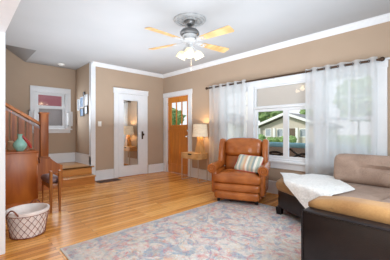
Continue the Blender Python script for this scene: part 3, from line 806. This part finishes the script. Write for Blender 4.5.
# throw blanket draped over the chaise
e0 = Vector((3.90, -1.00)); e1 = Vector((4.90, -1.50)); ed_ = (e1-e0).normalized(); en = Vector((ed_.y, -ed_.x))  # outward
def drape(p):
    d_ = (p-e0).dot(en); top = .470 if (p.x < 4.22) else .498
    top = .468+.034*max(0, min(1, (p.x-4.02)/.16))
    top += .010*noise.noise(Vector((p.x*5, p.y*5, 0)))+.004
    rr = .05
    if d_ < -rr*.3: return Vector((p.x, p.y, top+.006))
    s_ = d_+rr*.3; q = p - en*s_      # point on edge line
    L = rr*PI/2
    if s_ < L:
        a = s_/rr; off = rr*math.sin(a)*.9; dz = rr*(1-math.cos(a))
    else: off = rr*.9+.0; dz = rr+(s_-L)
    off += .012*noise.noise(Vector((p.x*8, 0, 2)))+.012
    qq = q+en*(off-rr*.3+.012)
    return Vector((qq.x, qq.y, top+.006-dz))
TL, TR, BR, BL = Vector((3.70, -.45)), Vector((4.45, -.40)), Vector((4.86, -1.02)), Vector((4.42, -1.62))
bm = new(); N = 44; g = []
for i in range(N+1):
    row = []
    for j in range(N+1):
        u, v_ = i/N, j/N
        p = TL*(1-u)*(1-v_)+TR*u*(1-v_)+BL*(1-u)*v_+BR*u*v_
        p += Vector((math.sin(v_*7)*.015*(1-u), .02*math.sin(u*9)*(1 if v_ == 0 else .3)))
        p += Vector((.10, -.16))*math.sin(PI*u)*v_
        row.append(bm.verts.new(drape(p)))
    g.append(row)
for i in range(N):
    for j in range(N): bm.faces.new((g[i][j], g[i+1][j], g[i+1][j+1], g[i][j+1]))
bm.normal_update()
ext = bmesh.ops.solidify(bm, geom=bm.faces[:], thickness=-.008)
o = finish('throw_blanket', bm, 'throw_fabric', ang=70)
tag(o, 'white textured throw blanket draped over the chaise end of the sofa', 'blanket')

# ------------------------------------------------------------------ side table and lamp
tb = thing('side_table', 'light wood side table with one drawer and thin pale metal legs', 'side table', (1.50, -.235, 0))
bm = new(); box(bm, -.285, .285, -.155, .155, .613, .629, .003); box(bm, -.28, -.262, -.15, .15, .503, .613); box(bm, .262, .28, -.15, .15, .503, .613)
box(bm, -.262, .262, .132, .15, .503, .613); box(bm, -.262, .262, -.15, .132, .495, .503); finish('case', bm, 'light_wood', tb)
bm = new()
prism(bm, [(-.258, .505), (.258, .505), (.258, .610), (.075, .610), (.055, .583), (-.055, .583), (-.075, .610), (-.258, .610)], 'y', -.153, -.135)
finish('drawer', bm, 'light_wood', tb)
bm = new(); box(bm, -.08, .08, -.134, -.12, .575, .612); finish('drawer_recess', bm, 'iron', tb)
for sx_ in (-1, 1):
    for sy_ in (-1, 1):
        bm = new(); box(bm, sx_*.27-.006, sx_*.27+.006, sy_*.14-.006, sy_*.14+.006, 0, .497, .002); finish('leg', bm, 'leg_metal', tb)
    bm = new(); box(bm, sx_*.27-.006, sx_*.27+.006, -.134, .134, .0, .012, .002); finish('foot_rail', bm, 'leg_metal', tb)
lm = thing('table_lamp', 'table lamp with tapered wooden base and linen drum shade on the side table', 'lamp', (1.655, -.20, .629))
bm = new()
def frus(bm, a0, a1, z0, z1):
    prism(bm, [(-a0, -a0), (a0, -a0), (a0, a0), (-a0, a0)], 'z', z0, z1)
    for v in bm.verts:
        if abs(v.co.z-z1) < 1e-6: v.co.x *= a1/a0; v.co.y *= a1/a0
frus(bm, .085, .040, 0, .395); finish('lamp_base', bm, 'lamp_wood', lm)
bm = new(); cyl(bm, (0, 0, .395), (0, 0, .46), .012, seg=10); cyl(bm, (0, 0, .64), (0, 0, .655), .01, seg=10); cyl(bm, (0, 0, .46), (0, 0, .64), .003, seg=6)
for k in range(3): cyl(bm, (0, 0, .638), (.150*math.cos(k*2*PI/3), .150*math.sin(k*2*PI/3), .638), .003, seg=6)
finish('harp', bm, 'pewter', lm)
bm = new(); lathe(bm, [(.178, .365), (.152, .645), (.149, .645), (.175, .365), (.178, .365)], seg=36); finish('lamp_shade', bm, 'lampshade_linen', lm)
bm = new(); ico(bm, (0, 0, .50), .03, 2, (1, 1, 1.3)); finish('bulb', bm, 'bulb_glow', lm)
pl_ = bpy.data.lights.new('lamp_light', 'POINT'); pl_.energy = 6; pl_.color = (1, .72, .42); pl_.shadow_soft_size = .05
lo = bpy.data.objects.new('lamp_light', pl_); C.objects.link(lo); lo.location = (1.655, -.20, 1.17)

# ------------------------------------------------------------------ curtain rod and curtains
RY, RZ = -.11, 2.075
cr = thing('curtain_rod', 'dark bronze curtain rod with ball finials over the windows', 'curtain rod', (3.36, RY, RZ))
bm = new(); cyl(bm, (-1.56, 0, 0), (1.56, 0, 0), .016, seg=12); finish('rod', bm, 'bronze', cr)
for s_ in (-1, 1):
    bm = new(); ico(bm, (s_*1.59, 0, 0), .030, 3); cyl(bm, (s_*1.555, 0, 0), (s_*1.57, 0, 0), .02, seg=12); finish('finial', bm, 'bronze', cr)
for xx in (-1.50, 0.0, 1.50):
    bm = new(); cyl(bm, (xx, 0, -.0), (xx, -RY, .0), .007, seg=8); cyl(bm, (xx, -RY-.012, 0), (xx, -RY-.0, 0), .024, seg=12); cyl(bm, (xx-.008, 0, 0), (xx+.008, 0, 0), .018, seg=12); finish('bracket', bm, 'bronze', cr)
def curtain(x0, x1, label, waves, seed):
    rt = thing('sheer_curtain', label, 'curtain', ((x0+x1)/2, RY, 0), 0, 'sheer curtains on the rod')
    bm = new(); NX = waves*14; NZ = 40; g = []
    xc = (x0+x1)/2
    for i in range(NX+1):
        u = i/NX; row = []
        for j in range(NZ+1):
            v_ = j/NZ; z = .03+(RZ+.045-.03)*v_
            k = 1-v_
            x = x0+(x1-x0)*u-xc + .02*k*noise.noise(Vector((u*6+seed, v_*2, 1)))
            y = .034*(1-.45*min(1, k*4))*math.sin(2*PI*waves*u+.5*k*noise.noise(Vector((u*4, v_*1.5, seed)))*2) + .018*k*noise.noise(Vector((u*14, v_, seed)))
            row.append(bm.verts.new((x, y, z)))
        g.append(row)
    for i in range(NX):
        for j in range(NZ): bm.faces.new((g[i][j], g[i+1][j], g[i+1][j+1], g[i][j+1]))
    finish('curtain_panel', bm, 'sheer_fabric', rt, ang=90)
    for q in range(waves*2):
        u = (q+.0)/(waves*2)+.0
        if q == 0: u = .012
        x = x0+(x1-x0)*u-xc
        bm = new(); pts = [(x+.004*0, .022*math.cos(a), RZ+.022*math.sin(a)) for a in [2*PI*k/14 for k in range(14)]]
        tube(bm, pts, .0045, 5, True); finish('grommet', bm, 'pewter', rt)
curtain(1.85, 2.82, 'white sheer curtain panel at the left end of the rod', 5, 1.0)
curtain(3.955, 4.90, 'white sheer curtain panel at the right end of the rod behind the sofa', 5, 5.0)

# ------------------------------------------------------------------ ceiling fan
fx, fy = 3.07, -1.81
fn = thing('ceiling_fan', 'ceiling fan with light wood blades and three glowing glass shades', 'ceiling fan', (fx, fy, H))
md = new(); lathe(md, [(0, 0), (.222, 0), (.222, -.010), (.205, -.024), (.19, -.014), (.178, -.014), (.168, -.022), (.16, -.012), (.105, -.012), (.10, -.024), (.085, -.02), (0, -.02)], seg=48)
for k in range(20):
    a = 2*PI*k/20; ico(md, (.132*math.cos(a), .132*math.sin(a), -.012), .018, 1, (1, 1, .5))
o = finish('ceiling_medallion', md, 'medallion_grey'); o.location = (fx, fy, H); tag(o, 'round grey plaster medallion on the ceiling above the fan', 'ceiling medallion')
bm = new(); lathe(bm, [(0, -.018), (.075, -.018), (.078, -.03), (.068, -.06), (.035, -.085), (0, -.09)], seg=28); finish('canopy', bm, 'pewter', fn)
bm = new(); cyl(bm, (0, 0, -.08), (0, 0, -.135), .016, seg=12); finish('downrod', bm, 'pewter', fn)
bm = new(); lathe(bm, [(0, -.125), (.06, -.128), (.110, -.145), (.132, -.17), (.134, -.20), (.120, -.212), (0, -.212)], seg=32); finish('motor_housing', bm, 'pewter', fn)
bm = new(); lathe(bm, [(0, -.211), (.10, -.211), (.105, -.225), (.088, -.24), (.088, -.27), (.115, -.285), (.085, -.31), (.05, -.325), (.045, -.35), (.055, -.36), (.055, -.38), (.03, -.395), (0, -.397)], seg=32); finish('switch_housing', bm, 'fan_white', fn)
F2 = Vector((-.724, .69, 0)); R2 = Vector((.69, .724, 0))
for ang in (35, 151, 223, 319):
    a = math.radians(ang); dv = R2*math.cos(a)+F2*math.sin(a); th = math.atan2(dv.y, dv.x)
    ro = Matrix.Rotation(th, 4, 'Z') @ Matrix.Translation((0, 0, -.30)) @ Matrix.Rotation(math.radians(-12), 4, 'X')
    bm = new()
    out = roundpoly([(.20, -.048), (.69, -.072), (.69, .072), (.20, .048)], [.02, .035, .035, .02])
    prism(bm, out, 'z', -.003, .004, .001, 1)
    for v in bm.verts: v.co = ro @ v.co
    bl = finish('blade', bm, 'blade_wood', fn)
    bm = new(); box(bm, .10, .20, -.016, .016, -.008, -.002, .002)
    for yy in (-.034, .034):
        tube(bm, [(.13, 0, -.006), (.17, yy*.8, -.007), (.22, yy, -.006), (.27, yy*.5, -.006)], .007, 6)
    ico(bm, (.235, 0, -.006), .018, 1, (1, 1, .4))
    for v in bm.verts: v.co = ro @ v.co
    finish('blade_iron', bm, 'fan_white', fn)
for k, ang in enumerate((152, 268, 25)):
    a = math.radians(ang); dv = R2*math.cos(a)+F2*math.sin(a)
    if k == 1: dv = dv*.75
    base_ = Vector((0, 0, -.37)); tip = dv*.085+Vector((0, 0, -.385))
    ax = (dv*.55+Vector((0, 0, -1))).normalized()
    bm = new(); tube(bm, [base_, dv*.05+Vector((0, 0, -.36)), tip, tip+ax*.03], .010, 8); cyl(bm, tip+ax*.015, tip+ax*.05, .022, .026, 14); arm_ = finish('light_arm', bm, 'fan_white', fn)
    bm = new(); lathe(bm, [(.026, 0), (.048, -.018), (.062, -.045), (.066, -.075), (.072, -.105), (.070, -.105), (.062, -.075), (.058, -.045), (.044, -.018), (.022, 0)], seg=24)
    q = Vector((0, 0, -1)).rotation_difference(ax).to_matrix().to_4x4(); ce = tip+ax*.04
    for v in bm.verts: v.co = q @ v.co + ce
    finish('glass_shade', bm, 'bulb_glass', fn)
    bm = new(); ico(bm, ce+ax*.065, .026, 2); finish('bulb', bm, 'bulb_glow', fn)
    l_ = bpy.data.lights.new('fan_light', 'POINT'); l_.energy = .5; l_.color = (1, .80, .55); l_.shadow_soft_size = .05
    lo = bpy.data.objects.new('fan_light', l_); C.objects.link(lo); lo.location = Vector((fx, fy, H))+ce+ax*.15
bm = new(); cyl(bm, (.02, .01, -.38), (.02, .01, -.66), .0016, seg=6); lathe(bm, [(0, -.66), (.006, -.665), (.012, -.685), (.004, -.70), (0, -.70)], (.02, .01, 0), 10); finish('pull_chain', bm, 'chrome', fn)
bm = new(); cyl(bm, (-.02, -.01, -.36), (-.02, -.01, -.50), .0016, seg=6); lathe(bm, [(0, -.50), (.006, -.505), (.008, -.52), (0, -.53)], (-.02, -.01, 0), 10); finish('pull_chain', bm, 'chrome', fn)

# smoke detector
sd = thing('smoke_detector', 'round white smoke detector on the ceiling above the landing', 'smoke detector', (-.66, -2.42, H))
bm = new(); lathe(bm, [(0, 0), (.075, 0), (.075, -.012), (.066, -.03), (.05, -.036), (0, -.036)], seg=28); finish('housing', bm, 'plate_white', sd)
bm = new(); lathe(bm, [(.045, -.034), (.048, -.0385), (.055, -.0385), (.058, -.032)], seg=28); finish('vent_ring', bm, 'medallion_grey', sd)
# light switch
sw = thing('light_switch', 'small off-white light switch plate on the tan wall left of the mirrored door', 'light switch', (0, -1.795, 1.285))
bm = new(); box(bm, .0, .007, -.040, .040, -.058, .058, .003); finish('plate', bm, 'plate_white', sw)
for yy in (0,):
    bm = new(); box(bm, .006, .018, yy-.005, yy+.005, -.008, .014, .002); finish('toggle', bm, 'plate_white', sw)
# wall outlet by the floor
# floor register
rg = thing('floor_register', 'dark bronze floor vent grille beside the steps', 'floor vent', (.225, -1.68, 0))
bm = new()
box(bm, -.105, .105, -.25, -.235, 0, .008); box(bm, -.105, .105, .235, .25, 0, .008); box(bm, -.12, -.105, -.25, .25, 0, .008); box(bm, .105, .12, -.25, .25, 0, .008); finish('frame', bm, 'register_brown', rg)
bm = new(); box(bm, -.105, .105, -.235, .235, .0005, .002)
for k in range(20): box(bm, -.105, .105, -.228+.0235*k, -.216+.0235*k, .002, .007)
finish('grille', bm, 'register_brown', rg)

# picture frames on the alcove side wall (facing -y)
pf = [(-.765, 1.62, .16, .32, 'photo_grey', 'trim_white', 'pale framed picture, leftmost of the cluster on the alcove wall'),
      (-.545, 1.68, .24, .30, 'photo_blue', 'trim_white', 'blue framed picture in the middle of the alcove wall cluster'),
      (-.55, 1.38, .22, .22, 'photo_blue', 'frame_black', 'blue picture at the bottom of the alcove wall cluster'),
      (-.28, 1.72, .20, .30, 'photo_pale', 'trim_white', 'pale picture at the upper right of the alcove wall cluster'),
      (-.30, 1.43, .18, .22, 'photo_pale', 'frame_black', 'small pale picture at the lower right of the alcove wall cluster'),
      (-.42, 1.91, .10, .12, 'photo_grey', 'frame_black', 'smallest dark framed picture, topmost on the alcove wall')]
for x, z, w_, h_, m_, fm, lab in pf:
    z = 1.66+(z-1.62)*.80+.10; h_ *= .85
    p_ = thing('picture_frame', lab, 'picture', (x, YC, z), 0, 'pictures on the alcove wall')
    a, b = w_/2, h_/2
    bm = new()
    for q in ((-a+.015, a-.015, b-.015, b), (-a+.015, a-.015, -b, -b+.015), (-a, -a+.015, -b, b), (a-.015, a, -b, b)): box(bm, q[0], q[1], -.025, -.002, q[2], q[3], .002)
    finish('frame', bm, fm, p_)
    bm = new(); box(bm, -a+.01, a-.01, -.016, -.004, -b+.01, b-.01); finish('picture', bm, m_, p_)

# ------------------------------------------------------------------ sideboard, vase, ornaments
cb = thing('sideboard', 'red-brown wooden cabinet by the left wall carrying the vase', 'cabinet', (.80, -3.48, 0))
CXo = (.80, -3.48, 0)
bm = new(); box(bm, .45, 1.13, -3.775, -3.25, .06, .795, .004); finish('body', loc(bm, CXo), 'cabinet_wood', cb)
bm = new(); box(bm, .43, 1.16, -3.785, -3.225, .795, .822, .007); finish('top', loc(bm, CXo), 'cabinet_wood', cb)
bm = new(); box(bm, .46, 1.12, -3.76, -3.26, .0, .06); finish('plinth', loc(bm, CXo), 'cabinet_wood', cb)
for a, b in ((.46, .785), (.795, 1.12)):
    bm = new(); box(bm, a, b, -3.25, -3.232, .08, .60, .003); dd = finish('door', loc(bm, CXo), 'cabinet_wood', cb)
    bm = new(); ico(bm, ((b if a < .5 else a)+(-.03 if a < .5 else .03), -3.22, .4), .014, 2); finish('knob', loc(bm, CXo), 'bronze', dd)
    bm = new(); box(bm, a, b, -3.25, -3.232, .61, .785, .003); dd = finish('drawer', loc(bm, CXo), 'cabinet_wood', cb)
    bm = new(); ico(bm, ((a+b)/2, -3.22, .70), .014, 2); finish('knob', loc(bm, CXo), 'bronze', dd)
# vase
bm = new(); lathe(bm, [(0, 0), (.040, 0), (.045, .006), (.075, .04), (.092, .08), (.088, .115), (.062, .155), (.034, .19), (.026, .215), (.027, .235), (.040, .26), (.037, .26), (.023, .236), (.020, .215), (.0, .20)], seg=36)
o = finish('vase', bm, 'celadon_glaze'); o.location = (1.02, -3.45, .822); tag(o, 'pale turquoise glazed bottle vase standing on the cabinet', 'vase')
# red curved ornament and small shell dish behind
bm = new()
tube(bm, [(0, .05, .012), (.0, .035, .06), (0, 0, .13), (0, -.05, .20), (0, -.09, .25)], lambda u: .012+.012*math.sin(PI*min(1, u*1.05)), 10)
o = finish('ornament', bm, 'red_glaze'); o.location = (.80, -3.315, .822); tag(o, 'red curved ornament standing behind the turquoise vase', 'ornament')
bm = new(); lathe(bm, [(0, .004), (.02, 0), (.045, .012), (.055, .03), (.05, .03), (.03, .012), (0, .010)], seg=24)
for v in bm.verts: v.co.y *= .7
o = finish('dish', bm, 'shell_tan'); o.location = (.84, -3.27, .822); tag(o, 'small tan shell dish on the cabinet right of the vase', 'dish')
bm = new(); lathe(bm, [(0, 0), (.05, 0), (.055, .02), (.04, .10), (.045, .13), (.02, .15), (0, .15)], seg=20)
o = finish('jar', bm, 'shell_tan'); o.location = (.66, -3.52, .822); tag(o, 'tan jar half hidden behind the left side of the vase', 'jar')

# ------------------------------------------------------------------ basket
bk_ = thing('laundry_basket', 'round white fabric basket with brown wire diamond lattice by the doorway', 'basket', (2.36, -3.575, 0))
def rad(z): return .160+.038*(z/.27)
bm = new(); lathe(bm, [(0, .012), (rad(0)-.004, .012)]+[(rad(z)-.004, z) for z in (.05, .1, .15, .2, .25)]+[(rad(.27)-.002, .272), (rad(.27)-.012, .278), (rad(.25)-.02, .25), (rad(.1)-.02, .1), (rad(0)-.02, .03), (0, .03)], seg=40); finish('liner', bm, 'basket_linen', bk_)
bm = new(); lathe(bm, [(rad(.245)+.006, .245), (rad(.27)+.009, .266), (rad(.27)+.006, .282), (rad(.27)-.012, .284), (rad(.27)-.016, .27)], seg=40); finish('folded_rim', bm, 'basket_linen', bk_)
bm = new()
nW = 18
for s_ in (-1, 1):
    for k in range(nW):
        tube(bm, [((rad(z)+.003)*math.cos(2*PI*k/nW+s_*z*4.2), (rad(z)+.003)*math.sin(2*PI*k/nW+s_*z*4.2), z) for z in [.008+.235*q/6 for q in range(7)]], .0021, 5)
for z in (.008, .243): tube(bm, [((rad(z)+.004)*math.cos(2*PI*k/32), (rad(z)+.004)*math.sin(2*PI*k/32), z) for k in range(32)], .004, 6, True)
finish('wire_lattice', bm, 'rail_wood', bk_)
for a0 in (math.radians(310), math.radians(150)):
    bm = new(); pts = []
    for q in range(11):
        u = q/10; a = a0+(u-.5)*.62; z = .262+.058*math.sin(PI*u); r_ = rad(.27)+.016
        pts.append((r_*math.cos(a), r_*math.sin(a), z))
    tube(bm, pts, .007, 8); finish('handle', bm, 'rail_wood', bk_)

# ------------------------------------------------------------------ stool
stl = thing('stool', 'wooden chair-height stool with dull purple-brown leather seat beside the cabinet', 'stool', (1.48, -3.145, 0))
def sl(p, u):
    if p.z > 0: p.z += .02*(1-u[0]**2)*(1-u[1]**2)
    return p
bm = new(); cushion(bm, (-.03, 0, .425), (.42, .17, .085), .035, 8, sl); finish('seat', bm, 'stool_leather', stl)
bm = new(); box(bm, -.225, .245, -.07, .07, .33, .385, .003); finish('seat_frame', bm, 'stool_wood', stl)
for sx_ in (-.215, .25):
    for sy_ in (-.055, .055):
        zt = .60 if (sx_ > 0 and sy_ > 0) else .385
        zt = .575 if sx_ > 0 else .385
        bm = new(); tube(bm, [(sx_*1.02, sy_, 0), (sx_, sy_, .3), (sx_, sy_, zt)], lambda u: (.015+.007*min(1, u*2))*(1 if sx_ > 0 else .6), 8); finish('leg', bm, 'stool_wood', stl)
bm = new(); cyl(bm, (.25, -.055, .54), (.25, .055, .54), .012, seg=8); finish('side_rail', bm, 'stool_wood', stl)
